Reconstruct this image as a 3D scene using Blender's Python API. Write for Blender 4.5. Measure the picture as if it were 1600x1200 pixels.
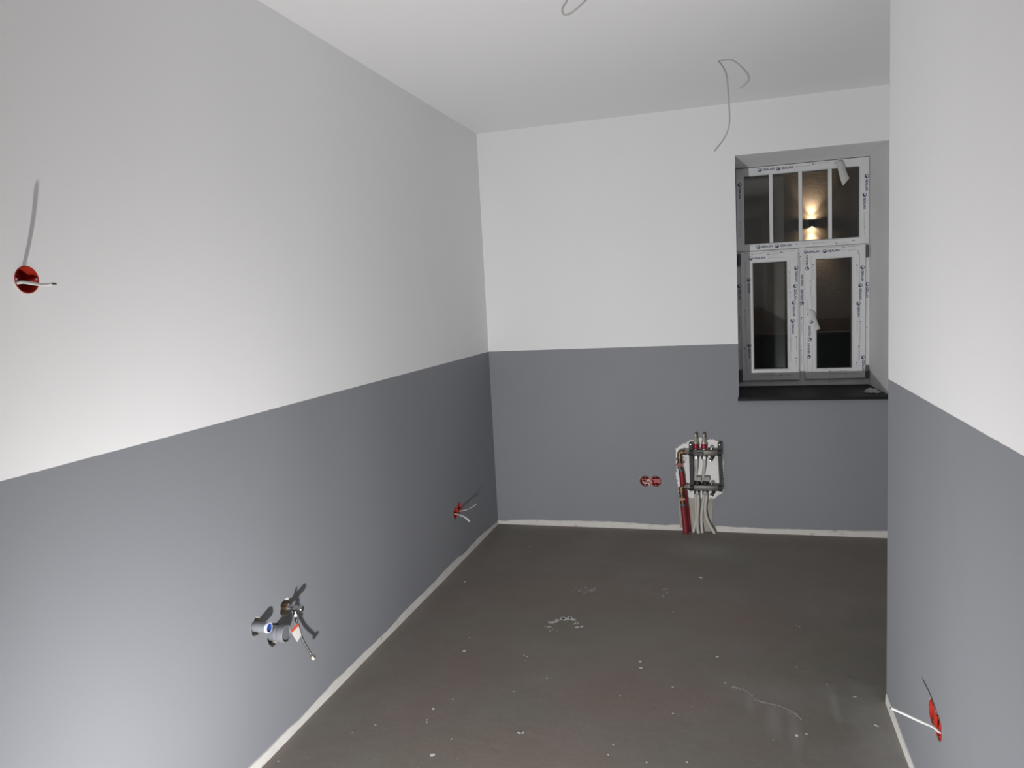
import bpy, bmesh, math, random
from mathutils import Vector, Matrix
for o in list(bpy.data.objects): bpy.data.objects.remove(o)
SC = bpy.context.scene; COL = SC.collection
random.seed(4)

# ------------------------------------------------------------------ camera, world, lights, exposure
R_ = Vector((0.95913579, 0.27813046, -0.0519806)); U_ = Vector((0.01800353, 0.12334973, 0.99219994)); F_ = Vector((-0.28237282, 0.95259031, -0.11330181))
cd = bpy.data.cameras.new('camera'); cam = bpy.data.objects.new('camera', cd); COL.objects.link(cam)
m = Matrix.Identity(4)
for i in range(3): m[i][0], m[i][1], m[i][2] = R_[i], U_[i], -F_[i]
m.translation = Vector((1.6371, 0, 1.6121)); cam.matrix_world = m
cd.sensor_width = 36; cd.sensor_fit = 'HORIZONTAL'; cd.lens = 1158.2942 / 1600 * 36; cd.clip_start = .02
SC.camera = cam
w = bpy.data.worlds.new('night'); SC.world = w; w.use_nodes = True
w.node_tree.nodes['Background'].inputs[0].default_value = (.047, .043, .045, 1); w.node_tree.nodes['Background'].inputs[1].default_value = 1.0
SC.view_settings.view_transform = 'Standard'; SC.view_settings.look = 'None'
SC.view_settings.exposure = -0.21; SC.view_settings.gamma = 1.0; SC.view_settings.use_curve_mapping = False

def lamp(name, kind, loc, energy, col, **kw):
    d = bpy.data.lights.new(name, kind); d.energy = energy; d.color = col
    for k, v in kw.items(): setattr(d, k, v)
    o = bpy.data.objects.new(name, d); o.location = loc; COL.objects.link(o); return o
# flat work lamp standing on the floor just left of the photographer's feet, tipped slightly upwards
wk = lamp('work_lamp_light', 'AREA', (.93, .74, .17), 61, (1.0, .99, .985), shape='DISK', size=.065, spread=math.radians(152))
wk.rotation_euler = (math.radians(90 + 12), 0, 0)
# added, unseen fill light behind the photographer, turned up at the ceiling
up_fill = lamp('ceiling_bounce_fill', 'AREA', (1.15, -1.3, 1.0), 9, (1.0, .985, .97), shape='DISK', size=.3)
up_fill.rotation_euler = (math.radians(180), 0, 0)

# ------------------------------------------------------------------ helpers
D = 4.9835; H = 2.75; HP = 1.253; XR = 2.19; YE = 2.959; XN = 2.80; YB = -2.6
WX0, WX1, WZ0, WZ1, WD = 1.69, 2.553, .905, 2.432, .55
def link(name, bm, mat, parent=None, smooth=False, loc=None):
    bmesh.ops.recalc_face_normals(bm, faces=bm.faces)
    me = bpy.data.meshes.new(name); bm.to_mesh(me); bm.free()
    if smooth:
        for p in me.polygons: p.use_smooth = True
        me.set_sharp_from_angle(angle=math.radians(38))
    for mm in (mat if isinstance(mat, (list, tuple)) else [mat]): me.materials.append(mm)
    o = bpy.data.objects.new(name, me); COL.objects.link(o)
    if parent is not None:
        o.parent = parent
        o.matrix_parent_inverse = parent.matrix_basis.inverted()
    return o
def tag(o, label=None, cat=None, group=None, kind=None):
    if label: o['label'] = label
    if cat: o['category'] = cat
    if group: o['group'] = group
    if kind: o['kind'] = kind
    return o
def thing(name, label, cat, loc, group=None):
    o = bpy.data.objects.new(name, None); o.location = loc; o.empty_display_size = .05; COL.objects.link(o)
    return tag(o, label, cat, group)
def box(bm, a, b, bev=0, seg=2):
    vs = [bm.verts.new((x, y, z)) for x in (a[0], b[0]) for y in (a[1], b[1]) for z in (a[2], b[2])]
    fs = [bm.faces.new([vs[i] for i in q]) for q in ((0,1,3,2),(4,6,7,5),(0,4,5,1),(2,3,7,6),(0,2,6,4),(1,5,7,3))]
    if bev:
        es = list({e for f in fs for e in f.edges})
        bmesh.ops.bevel(bm, geom=es, offset=bev, segments=seg, affect='EDGES', profile=.5)
    return bm
def B(a, b, bev=0, seg=2): return box(bmesh.new(), a, b, bev, seg)
def frame_of(axis):
    a = Vector(axis).normalized(); t = Vector((0, 0, 1)) if abs(a.z) < .9 else Vector((1, 0, 0))
    u = a.cross(t).normalized(); v = a.cross(u); return a, u, v
def lathe(bm, org, axis, prof, seg=20, capa=True, capb=True, phase=0):
    a, u, v = frame_of(axis); org = Vector(org); rings = []
    for r, h in prof:
        rings.append([bm.verts.new(org + a*h + (u*math.cos(t) + v*math.sin(t))*r) for t in (phase + 2*math.pi*k/seg for k in range(seg))])
    for p, q in zip(rings, rings[1:]):
        for k in range(seg): bm.faces.new((p[k], p[(k+1) % seg], q[(k+1) % seg], q[k]))
    if capa: bm.faces.new(rings[0])
    if capb: bm.faces.new(rings[-1])
    return bm
def catmull(P, n=6):
    P = [Vector(p) for p in P]; out = []
    Q = [P[0]*2 - P[1]] + P + [P[-1]*2 - P[-2]]
    for i in range(1, len(Q) - 2):
        for k in range(n):
            t = k / n; a, b, c, d = Q[i-1], Q[i], Q[i+1], Q[i+2]
            out.append(.5*((2*b) + (c - a)*t + (2*a - 5*b + 4*c - d)*t*t + (3*b - a - 3*c + d)*t**3))
    out.append(P[-1]); return out
def tube(bm, P, r, seg=10, n=6, flat=1.0, smooth=True):
    pts = catmull(P, n) if smooth else [Vector(p) for p in P]
    rad = r if callable(r) else (lambda t: r)
    T = (pts[1] - pts[0]).normalized(); _, u, v = frame_of(T); rings = []
    for i, p in enumerate(pts):
        t = (pts[min(i+1, len(pts)-1)] - pts[max(i-1, 0)]).normalized()
        u = (u - t*u.dot(t)).normalized(); v = t.cross(u); rr = rad(i/(len(pts)-1))
        rings.append([bm.verts.new(p + (u*math.cos(q) + v*math.sin(q)*flat)*rr) for q in (2*math.pi*k/seg for k in range(seg))])
    for a, b in zip(rings, rings[1:]):
        for k in range(seg): bm.faces.new((a[k], a[(k+1) % seg], b[(k+1) % seg], b[k]))
    bm.faces.new(rings[0]); bm.faces.new(rings[-1]); return bm
def prism(bm, pts, d):
    """solid from a planar outline pushed by vector d"""
    d = Vector(d); a = [bm.verts.new(p) for p in pts]; b = [bm.verts.new(Vector(p) + d) for p in pts]
    n = len(a); bm.faces.new(a); bm.faces.new(b)
    for i in range(n): bm.faces.new((a[i], a[(i+1) % n], b[(i+1) % n], b[i]))
    return bm
def ragged(pts, step, amp, rnd):
    out = []; n = len(pts)
    for i in range(n):
        p, q = Vector(pts[i]), Vector(pts[(i+1) % n]); L = (q - p).length; k = max(1, int(L/step))
        nr = Vector((q.y - p.y, p.x - q.x)).normalized() if L else Vector((0, 0))
        for j in range(k): out.append(p.lerp(q, j/k) + nr*rnd.uniform(-amp, amp))
    return out

# ------------------------------------------------------------------ materials
class N:
    def __init__(s, name):
        s.m = bpy.data.materials.new(name); s.m.use_nodes = True; s.t = s.m.node_tree
        s.p = s.t.nodes['Principled BSDF']; s.tc = s.t.nodes.new('ShaderNodeTexCoord').outputs['Object']
    def node(s, k, **kw):
        n = s.t.nodes.new(k)
        for a, b in kw.items():
            if a.startswith('i_'): n.inputs[a[2:].replace('_', ' ')].default_value = b
            else: setattr(n, a, b)
        return n
    def ln(s, a, b): s.t.links.new(a, b)
    def noise(s, scale, detail=4, rough=.55, vec=None, sx=None):
        n = s.node('ShaderNodeTexNoise'); n.inputs['Scale'].default_value = scale; n.inputs['Detail'].default_value = detail; n.inputs['Roughness'].default_value = rough
        v = vec or s.tc
        if sx:
            mp = s.node('ShaderNodeMapping'); mp.inputs['Scale'].default_value = sx; s.ln(v, mp.inputs['Vector']); v = mp.outputs[0]
        s.ln(v, n.inputs['Vector']); return n.outputs['Fac']
    def ramp(s, f, a, b, ca=0., cb=1.):
        n = s.node('ShaderNodeMapRange'); n.inputs['From Min'].default_value = a; n.inputs['From Max'].default_value = b
        n.inputs['To Min'].default_value = ca; n.inputs['To Max'].default_value = cb; s.ln(f, n.inputs['Value']); return n.outputs[0]
    def mix(s, f, a, b):
        n = s.node('ShaderNodeMix', data_type='RGBA')
        if isinstance(f, (int, float)): n.inputs['Factor'].default_value = f
        else: s.ln(f, n.inputs['Factor'])
        for x, k in ((a, 'A'), (b, 'B')):
            if isinstance(x, tuple): n.inputs[[i for i, q in enumerate(n.inputs) if q.name == k and q.type == 'RGBA'][0]].default_value = (*x, 1)
            else: s.ln(x, n.inputs[[i for i, q in enumerate(n.inputs) if q.name == k and q.type == 'RGBA'][0]])
        return [q for q in n.outputs if q.type == 'RGBA'][0]
    def math(s, op, a, b=0.):
        n = s.node('ShaderNodeMath', operation=op)
        for i, x in enumerate((a, b)):
            if isinstance(x, (int, float)): n.inputs[i].default_value = x
            else: s.ln(x, n.inputs[i])
        return n.outputs[0]
    def base(s, c):
        if isinstance(c, tuple): s.p.inputs['Base Color'].default_value = (*c, 1)
        else: s.ln(c, s.p.inputs['Base Color'])
    def bump(s, h, strength=.2, dist=.002):
        n = s.node('ShaderNodeBump'); n.inputs['Strength'].default_value = strength; n.inputs['Distance'].default_value = dist
        s.ln(h, n.inputs['Height']); s.ln(n.outputs[0], s.p.inputs['Normal'])
    def setp(s, rough=.6, metal=0., spec=.5):
        s.p.inputs['Roughness'].default_value = rough; s.p.inputs['Metallic'].default_value = metal; s.p.inputs['Specular IOR Level'].default_value = spec; return s.m
def plain(name, c, rough=.5, metal=0., var=.12, scale=60, bump=0., spec=.5):
    n = N(name); f = n.noise(scale)
    n.base(n.mix(f, tuple(x*(1-var) for x in c), tuple(min(1, x*(1+var)) for x in c)))
    if bump: n.bump(n.noise(scale*4), bump, .001)
    return n.setp(rough, metal, spec)
WHITE = (.83, .83, .835); GREY = (.244, .253, .275)
def wallmat(name):
    n = N(name); sp = n.node('ShaderNodeSeparateXYZ'); n.ln(n.tc, sp.inputs[0])
    edge = n.math('ADD', sp.outputs[2], n.math('MULTIPLY', n.math('SUBTRACT', n.noise(45), .5), .003))
    k = n.ramp(edge, HP - .0008, HP + .0008)
    rolled = n.noise(1.6, 3, .5, sx=(1, 1, .5))
    grey = n.mix(n.ramp(rolled, .3, .7), tuple(x*.965 for x in GREY), tuple(x*1.035 for x in GREY))
    wh = n.mix(n.ramp(rolled, .3, .7), tuple(x*.985 for x in WHITE), tuple(x*1.01 for x in WHITE))
    n.base(n.mix(k, grey, wh)); n.bump(n.noise(420, 2), .10, .001)
    return n.setp(.62, 0, .3)
M = {}
M['wall'] = wallmat('two_tone_wall_paint')
n = N('white_reveal_paint'); n.base(n.mix(n.noise(6), tuple(x*.96 for x in WHITE), tuple(x*1.02 for x in WHITE))); n.bump(n.noise(300, 2), .1, .001); M['reveal'] = n.setp(.62, 0, .3)
n = N('white_ceiling_paint'); n.base(n.mix(n.ramp(n.noise(1.2, 3), .3, .7), (.85, .85, .855), (.86, .86, .865))); n.bump(n.noise(350, 2), .1, .001); M['ceiling'] = n.setp(.75, 0, .2)
M['raw'] = plain('raw_hole_plaster', (.52, .47, .43), .9, var=.25, scale=90, bump=.5)
M['plaster'] = plain('white_filler_plaster', (.84, .835, .82), .85, var=.08, scale=40, bump=.5)
n = N('bare_beige_plaster'); n.base(n.mix(n.ramp(n.noise(14, 5), .35, .7), (.36, .33, .285), (.47, .44, .385))); n.bump(n.noise(120), .5, .002); M['beige'] = n.setp(.9)
n = N('unpainted_plaster_strip'); n.base(n.mix(n.ramp(n.noise(22, 5), .62, .75), n.mix(n.noise(9), (.58, .56, .525), (.74, .725, .695)), (.36, .34, .31))); n.bump(n.noise(90), .6, .002); M['strip'] = n.setp(.9)
# floor: cement screed with brown and dusty areas, scuffs
n = N('cement_screed_floor')
c = n.mix(n.ramp(n.noise(1.1, 4, .6), .38, .66), (.214, .198, .168), (.250, .204, .182))
c = n.mix(n.ramp(n.noise(3.2, 5, .6), .45, .8), c, (.252, .236, .208))
c = n.mix(n.math('MULTIPLY', n.ramp(n.noise(5.5, 4, .6, sx=(1, .6, 1)), .66, .76), .35), c, (.12, .10, .09))
c = n.mix(n.math('MULTIPLY', n.ramp(n.noise(48, 2), .70, .76), .35), c, (.36, .35, .33))
def blob(cx, cy, rx, ry, amt):
    mp = n.node('ShaderNodeMapping'); mp.inputs['Location'].default_value = (-cx/rx, -cy/ry, 0); mp.inputs['Scale'].default_value = (1/rx, 1/ry, 1)
    n.ln(n.tc, mp.inputs['Vector']); L = n.node('ShaderNodeVectorMath', operation='LENGTH'); n.ln(mp.outputs[0], L.inputs[0])
    d = n.math('ADD', L.outputs['Value'], n.math('MULTIPLY', n.math('SUBTRACT', n.noise(7, 5), .5), 1.1))
    return n.ramp(d, .2, 1.05, amt, 0.)
for b_ in ((.75, 3.75, .75, .45, .55), (.5, 2.9, .35, .5, .5), (1.2, 2.85, .35, .25, .55), (1.75, 3.6, .3, .35, .4), (.9, 2.35, .5, .25, .5)):
    c = n.mix(blob(*b_), c, (.235, .176, .152))
for b_ in ((1.05, 3.5, .5, .5, .4), (1.75, 4.3, .5, .5, .4), (1.6, 2.45, .5, .3, .4)):
    c = n.mix(blob(*b_), c, (.205, .196, .166))
# fine pale drag scuffs
sc_ = n.noise(26, 3, .5, sx=(1, .18, 1)); gate = n.ramp(n.noise(2.3, 3), .52, .66)
c = n.mix(n.math('MULTIPLY', n.math('MULTIPLY', n.ramp(sc_, .68, .76), gate), .28), c, (.42, .41, .39))
DUST = (.42, .41, .39)
for b_ in ((1.80, 2.95, .30, .16, .16), (2.13, 2.68, .13, .42, .55), (1.84, 2.70, .03, .15, .34), (1.77, 2.76, .04, .14, .26), (1.69, 2.86, .02, .10, .2), (2.00, 2.90, .022, .17, .36), (2.06, 2.45, .22, .25, .16), (1.45, 4.62, .28, .22, .22), (.2, 4.7, .2, .3, .06)):
    c = n.mix(blob(*b_), c, DUST)
n.base(c); n.bump(n.math('ADD', n.noise(18, 5), n.math('MULTIPLY', n.noise(230, 3), .35)), .35, .003)
n.ln(n.ramp(n.noise(2.5, 4), .3, .7, .5, .68), n.p.inputs['Roughness']); n.p.inputs['Specular IOR Level'].default_value = .4; M['floor'] = n.m
M['chip'] = plain('dried_plaster_splash', (.66, .65, .63), .9, var=.1)
M['smear'] = plain('thin_plaster_smear', (.38, .37, .35), .9, var=.15, scale=120)
M['red'] = plain('red_box_plastic', (.43, .030, .016), .42, var=.15)
M['redpipe'] = plain('red_pipe_sleeve', (.20, .011, .018), .5, var=.15, bump=.2)
M['cable'] = plain('white_cable_sheath', (.72, .72, .70), .45, var=.06)
M['cablegrey'] = plain('grey_cable_sheath', (.40, .40, .39), .5, var=.06)
M['copper'] = plain('bare_copper_end', (.62, .30, .18), .35, 1., .1)
M['dark'] = plain('dark_wire_and_shade', (.06, .055, .06), .5)
M['chrome'] = plain('chromed_brass', (.50, .50, .49), .2, 1., .05)
M['nut'] = plain('worn_steel_nut', (.20, .195, .185), .28, 1., .15)
M['steel'] = plain('brushed_stainless_steel', (.125, .118, .11), .5, 1., .10, 40)
M['brass'] = plain('raw_brass_fitting', (.26, .17, .09), .5, 1., .2, 30)
M['bronze'] = plain('reddish_bronze_fitting', (.19, .11, .075), .5, 1., .25, 30)
M['black'] = plain('black_bracket_plastic', (.011, .012, .014), .6)
M['greycap'] = plain('grey_valve_cap', (.30, .30, .29), .55)
M['collar'] = plain('slate_blue_collar', (.07, .10, .14), .5)
M['pexpipe'] = plain('white_heating_pipe', (.52, .505, .47), .42, var=.08)
M['meter'] = plain('clear_yellowed_meter_tube', (.33, .31, .235), .25, var=.15); 
M['handle'] = plain('dull_red_handle', (.19, .034, .028), .5, var=.25)
M['redring'] = plain('crimson_meter_ring', (.24, .006, .026), .4)
M['drain'] = plain('grey_drain_pipe_plastic', (.215, .225, .245), .40, var=.05)
M['draindark'] = plain('drain_pipe_inside', (.15, .16, .17), .5, var=.05)
M['bluecap'] = plain('blue_protection_cap', (.022, .055, .25), .4)
M['whitering'] = plain('white_blue_sealing_ring', (.66, .69, .80), .4)
M['paper'] = plain('white_tag_paper', (.84, .83, .82), .7, var=.04)
M['tagred'] = plain('orange_red_tag_print', (.75, .13, .05), .6)
M['print'] = plain('navy_film_print', (.075, .08, .17), .6)
M['print2'] = plain('faded_grey_print_and_grooves', (.19, .20, .23), .6)
M['film'] = plain('clouded_protective_film', (.58, .60, .58), .35, var=.08)
M['scrap'] = plain('dull_film_scrap', (.40, .41, .39), .5, var=.15)
M['nickel'] = plain('pale_nickel_nut', (.62, .56, .46), .35, 1., .1)
n = N('white_pvc_under_film'); n.base(n.mix(n.ramp(n.noise(9, 4, sx=(1, 1, .3)), .3, .7), (.70, .71, .72), (.78, .79, .80))); n.bump(n.noise(25, 4), .12, .002); M['pvc'] = n.setp(.33)
M['gasket'] = plain('dark_rubber_gasket', (.04, .04, .043), .6)
M['hinge'] = plain('grey_hinge_cover', (.10, .105, .11), .45)
n = N('black_stone_sill'); n.base(n.mix(n.noise(160, 3), (.009, .0095, .011), (.015, .0155, .018))); M['sill'] = n.setp(.55, 0, .15)
# glass: real reflections over clear transmission
n = N('window_glass'); n.t.nodes.remove(n.p); out = [q for q in n.t.nodes if q.type == 'OUTPUT_MATERIAL'][0]
tr = n.node('ShaderNodeBsdfTransparent'); tr.inputs[0].default_value = (.93, .95, .94, 1); gl = n.node('ShaderNodeBsdfGlossy'); gl.inputs['Roughness'].default_value = .012
fr = n.node('ShaderNodeFresnel'); fr.inputs['IOR'].default_value = 1.45; mx = n.node('ShaderNodeMixShader')
n.ln(fr.outputs[0], mx.inputs[0]); n.ln(tr.outputs[0], mx.inputs[1]); n.ln(gl.outputs[0], mx.inputs[2]); n.ln(mx.outputs[0], out.inputs[0]); M['glass'] = n.m
n = N('brown_stucco_facade'); n.base(n.mix(n.noise(3, 5), (.34, .25, .19), (.44, .33, .26))); n.bump(n.noise(30), .4, .01); M['stucco'] = n.setp(.9)
M['asphalt'] = plain('yard_asphalt', (.11, .11, .115), .9)
M['coping'] = plain('dull_coping_stone', (.16, .15, .14), .8)
M['lampbody'] = plain('anthracite_lamp_body', (.03, .03, .032), .45)
n = N('lit_lamp_lens'); n.base((1, .9, .75)); n.p.inputs['Emission Color'].default_value = (1, .80, .55, 1); n.p.inputs['Emission Strength'].default_value = 95; M['lens'] = n.m

# ------------------------------------------------------------------ room shell (with real holes cut for boxes and pipes)
def cutters(obj, bms):
    tmp = []
    for bm in bms:
        c = link('cutter', bm, M['raw']); tmp.append(c)
        md = obj.modifiers.new('cut', 'BOOLEAN'); md.operation = 'DIFFERENCE'; md.object = c; md.solver = 'EXACT'
    bpy.context.view_layer.update(); dg = bpy.context.evaluated_depsgraph_get()
    me = bpy.data.meshes.new_from_object(obj.evaluated_get(dg)); obj.modifiers.clear(); obj.data = me
    for c in tmp: bpy.data.objects.remove(c)
def structure(name, bm, mat): return tag(link(name, bm, mat), kind='structure')
def rough_hole(c, axis, r, depth, rnd, amp=.12, seg=22):
    bm = bmesh.new(); a, u, v = frame_of(axis); c = Vector(c)
    rr = [r*(1 + rnd.uniform(-amp, amp)) for _ in range(seg)]
    ring = [c - a*.03 + (u*math.cos(2*math.pi*k/seg) + v*math.sin(2*math.pi*k/seg))*rr[k] for k in range(seg)]
    return prism(bm, ring, a*(depth + .03))
def round_hole(c, axis, r, depth): return lathe(bmesh.new(), Vector(c) - Vector(axis)*.03, axis, [(r, 0), (r, depth + .03)], 40)
rnd = random.Random(11)
floor = structure('floor', B((-.25, YB - .2, -.15), (4.4, D + .02, 0)), M['floor'])
ceiling = structure('ceiling', B((-.25, YB - .2, H), (4.4, D + .02, H + .15)), M['ceiling'])
wl = structure('wall_left', B((-.25, YB - .2, 0), (0, D + .75, H)), [M['wall'], M['raw']])
wb = structure('wall_back', B((0, D, 0), (4.4, D + .72, H)), [M['wall'], M['reveal'], M['raw']])
wr = structure('wall_right', B((XR, YB, 0), (XN + .2, YE, H)), [M['wall'], M['raw']])
wn = structure('wall_recess', B((XN, YE, 0), (XN + .2, D, H)), M['wall'])
wf = structure('wall_front', B((0, YB - .2, 0), (4.4, YB, H)), M['wall'])
BOXL = (0, 1.421, 1.721); SWL = [(0, 4.155, .322), (0, 4.226, .336)]; SWB = [(1.070, D, .336), (1.141, D, .336)]; SWR = [(XR, 2.236, .334), (XR, 2.307, .342)]
P1, P2, P3 = (0, 2.16, .50), (0, 2.26, .43), (0, 2.34, .495)
hb = .0368
cutters(wl, [round_hole(BOXL, (-1, 0, 0), hb, .06)] + [round_hole(p, (-1, 0, 0), hb, .06) for p in SWL] +
        [rough_hole(P1, (-1, 0, 0), .032, .10, rnd), rough_hole((0, 2.258, .426), (-1, 0, 0), .042, .10, rnd), rough_hole(P3, (-1, 0, 0), .034, .10, rnd)])
cutters(wb, [round_hole(p, (0, 1, 0), hb, .06) for p in SWB] + [prism(bmesh.new(), [(x, y, WZ0 - .022) for x, y in ((WX0, D - .1), (2.582, D - .1), (2.578, D), (WX1, D + WD), (WX1, D + 1), (WX0, D + 1))], (0, 0, WZ1 - WZ0 + .022))])
cutters(wr, [round_hole(p, (1, 0, 0), hb, .06) for p in SWR])
for f in wl.data.polygons:
    if f.center.x < -.005 and f.center.x > -.2: f.material_index = 1
for f in wr.data.polygons:
    if f.center.x > XR + .005 and abs(f.normal.y) < .99 and f.center.z < .5 and f.center.x < XR + .1: f.material_index = 1
for f in wb.data.polygons:
    c = f.center
    if D + .005 < c.y < D + .715 and 0 < c.x < 4.3 and .05 < c.z < H - .05: f.material_index = 1 if c.z > .8 else 2

def strip(name, pa, pb, nrm, tops, th=.004):
    """ragged unpainted plaster band along the foot of a wall"""
    pa, pb, nrm = Vector(pa), Vector(pb), Vector(nrm); L = (pb - pa).length; t = (pb - pa)/L; k = int(L/.03)
    def h(s):
        for (a, ha), (b, hb_) in zip(tops, tops[1:]):
            if a <= s <= b: return ha + (hb_ - ha)*(s - a)/(b - a)
        return tops[-1][1] if s > tops[-1][0] else tops[0][1]
    bm = bmesh.new(); rows = []; wob = 0
    for i in range(k + 1):
        s = L*i/k; wob = .75*wob + rnd.uniform(-.0022, .0022); z = h(s) + wob; p = pa + t*s; d = th*(1 + .25*math.sin(s*3.1) + .1*math.sin(s*11))
        rows.append([bm.verts.new(p + Vector((0, 0, z))), bm.verts.new(p + nrm*d + Vector((0, 0, z - .002))), bm.verts.new(p + nrm*d*1.5), bm.verts.new(p)])
    for a, b in zip(rows, rows[1:]):
        for j in range(4): bm.faces.new((a[j], b[j], b[(j+1) % 4], a[(j+1) % 4]))
    bm.faces.new(rows[0]); bm.faces.new(rows[-1])
    return structure(name, bm, M['strip'])
strip('baseboard_left', (0, YB, 0), (0, D, 0), (1, 0, 0), [(0, .036)] + [(y_ - YB, z_) for y_, z_ in ((2.045, .036), (2.164, .037), (2.384, .029), (2.47, .037), (2.672, .040), (2.9, .037), (3.221, .034), (3.501, .043), (3.773, .036), (3.978, .045), (4.131, .043), (4.244, .026), (4.392, .034), (4.643, .033), (4.964, .020), (D, .02))])
strip('baseboard_back', (0, D, 0), (XN, D, 0), (0, -1, 0), [(0, .026), (.06, .022), (.1, .034), (.345, .037), (.646, .042), (.959, .041), (1.2, .030), (1.27, .040), (1.53, .038), (1.60, .036), (1.858, .034), (2.246, .040), (XN, .044)])
strip('baseboard_right', (XR, YB, 0), (XR, YE, 0), (-1, 0, 0), [(0, .03), (5, .034), (YE - YB, .036)])
strip('baseboard_recess', (XN, YE, 0), (XN, D, 0), (-1, 0, 0), [(0, .035), (2, .035)])

# bare plaster around the manifold: parts of the back wall
up = [(1.278, .369), (1.281, .562), (1.300, .578), (1.331, .590), (1.390, .624), (1.439, .637), (1.484, .628), (1.533, .624), (1.569, .603), (1.574, .547), (1.581, .483), (1.579, .396), (1.574, .318), (1.577, .275), (1.540, .248), (1.516, .228), (1.42, .222), (1.30, .235), (1.288, .304)]
pl = ragged([Vector(p) for p in up], .009, .0062, rnd)
link('plaster_patch', prism(bmesh.new(), [(p.x, D - .0055, p.y) for p in pl], (0, .006, 0)), M['plaster'], wb)
lo = [(1.288, .31), (1.291, .171), (1.292, .0), (1.535, .0), (1.527, .034), (1.506, .050), (1.508, .133), (1.513, .232), (1.45, .27)]
pl = ragged([Vector(p) for p in lo], .015, .002, rnd)
link('bare_plaster', prism(bmesh.new(), [(p.x, D - .0045, max(p.y, 0)) for p in pl], (0, .005, 0)), M['beige'], wb)
bm = bmesh.new()      # crumbly filler lumps on the rim of the patch
for i in range(170):
    a, b = rnd.choice([(8, 9), (9, 10), (10, 11), (11, 12), (12, 13), (13, 14), (2, 3), (3, 4), (0, 1), (14, 15)])
    t = rnd.random(); x = up[a][0] + (up[b][0] - up[a][0])*t + rnd.uniform(-.003, .006); z = up[a][1] + (up[b][1] - up[a][1])*t + rnd.uniform(-.004, .004)
    bmesh.ops.create_icosphere(bm, subdivisions=1, radius=rnd.uniform(.002, .0062), matrix=Matrix.Translation((x, D - .004, z)))
tag(link('filler_lumps', bm, M['plaster'], wb), kind='stuff')

# ------------------------------------------------------------------ window
win = tag(bpy.data.objects.new('window_1', None), kind='structure'); COL.objects.link(win); win.location = ((WX0 + WX1)/2, D + WD, WZ0)
YF = D + WD          # front of outer frame
def rect_frame(o, i, y0, y1, bev=.004):
    """four mitred rails: o, i = (x0, z0, x1, z1) outer and inner"""
    bm = bmesh.new()
    O = [(o[0], o[1]), (o[2], o[1]), (o[2], o[3]), (o[0], o[3])]; I = [(i[0], i[1]), (i[2], i[1]), (i[2], i[3]), (i[0], i[3])]
    cs = lambda P, y: [bm.verts.new((x, y, z)) for x, z in P]
    b_ = bev; s = [1, 1, -1, -1]; sx = [1, -1, -1, 1]; sz = [1, 1, -1, -1]
    Of = [(x + sx[k]*b_, z + sz[k]*b_) for k, (x, z) in enumerate(O)]; If = [(x - sx[k]*b_*2.2, z - sz[k]*b_*2.2) for k, (x, z) in enumerate(I)]
    rings = [cs(O, y1), cs(O, y0 + b_), cs(Of, y0), cs(If, y0), cs(I, y0 + b_*2.2), cs(I, y1)]
    for a, c in zip(rings, rings[1:] + rings[:1]):
        for k in range(4): bm.faces.new((a[k], a[(k+1) % 4], c[(k+1) % 4], c[k]))
    return bm
def pane(parent, i, y):
    link('glass_pane', B((i[0] - .008, y, i[1] - .008), (i[2] + .008, y + .004, i[3] + .008)), M['glass'], parent)
    link('glass_pane', B((i[0] - .008, y + .020, i[1] - .008), (i[2] + .008, y + .024, i[3] + .008)), M['glass'], parent)
    link('gasket', rect_frame((i[0] - .004, i[1] - .004, i[2] + .004, i[3] + .004), (i[0] + .0035, i[1] + .0035, i[2] - .0035, i[3] - .0035), y - .004, y - .0005, .0008), M['gasket'], parent)
# outer frame (jambs, head, bottom rail), transom, mullion
TOPG = (1.752, 1.908, 2.489, 2.373)
link('frame_jamb', B((WX0, YF, WZ0), (1.729, YF + .07, WZ1), .003), M['pvc'], win); link('frame_jamb', B((2.514, YF, WZ0), (WX1, YF + .07, WZ1), .003), M['pvc'], win)
link('frame_bottom_rail', B((1.7285, YF, WZ0), (2.5145, YF + .07, .957), .003), M['pvc'], win)
link('transom', B((1.7285, YF, 1.845), (2.5145, YF + .07, 1.895), .003), M['pvc'], win)
link('mullion', B((2.104, YF + .001, .956), (2.146, YF + .07, 1.846), .003), M['pvc'], win)
# fixed top light with three glazing bars
tl = link('top_light', rect_frame((1.700, 1.862, 2.548, WZ1 - .004), TOPG, YF - .012, YF + .05, .003), M['pvc'], win)
xs = [TOPG[0], 1.918, 1.942, 2.108, 2.132, 2.296, 2.320, TOPG[2]]
pane(tl, TOPG, YF + .018)
for k in (1, 3, 5): link('glazing_bar', B((xs[k], YF + .002, TOPG[1] - .002), (xs[k+1], YF + .017, TOPG[3] + .002), .003), M['pvc'], tl)
def sash(o, i):
    s = link('sash', rect_frame(o, i, YF - .018, YF + .05, .0035), M['pvc'], win); pane(s, i, YF + .012); return s
sl = sash((1.722, .946, 2.105, 1.856), (1.803, 1.028, 2.028, 1.776)); sr = sash((2.141, .950, 2.527, 1.859), (2.217, 1.024, 2.443, 1.776))
for (x0, x1, z0, z1, s) in ((2.5275, 2.546, 1.768, 1.851, sr), (2.5275, 2.547, .952, 1.037, sr), (1.699, 1.7215, 1.76, 1.846, sl), (1.698, 1.7215, .937, 1.03, sl)):
    hb_ = bmesh.new(); lathe(hb_, ((x0 + x1)/2, YF - .012, z0), (0, 0, 1), [(.0075, 0), (.0095, .002), (.0095, z1 - z0 - .002), (.0075, z1 - z0)], 14)
    box(hb_, (x0, YF - .006, z0 + .01), (x1, YF + .001, z1 - .01), .001)
    link('hinge', hb_, M['hinge'], s, True)
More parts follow.
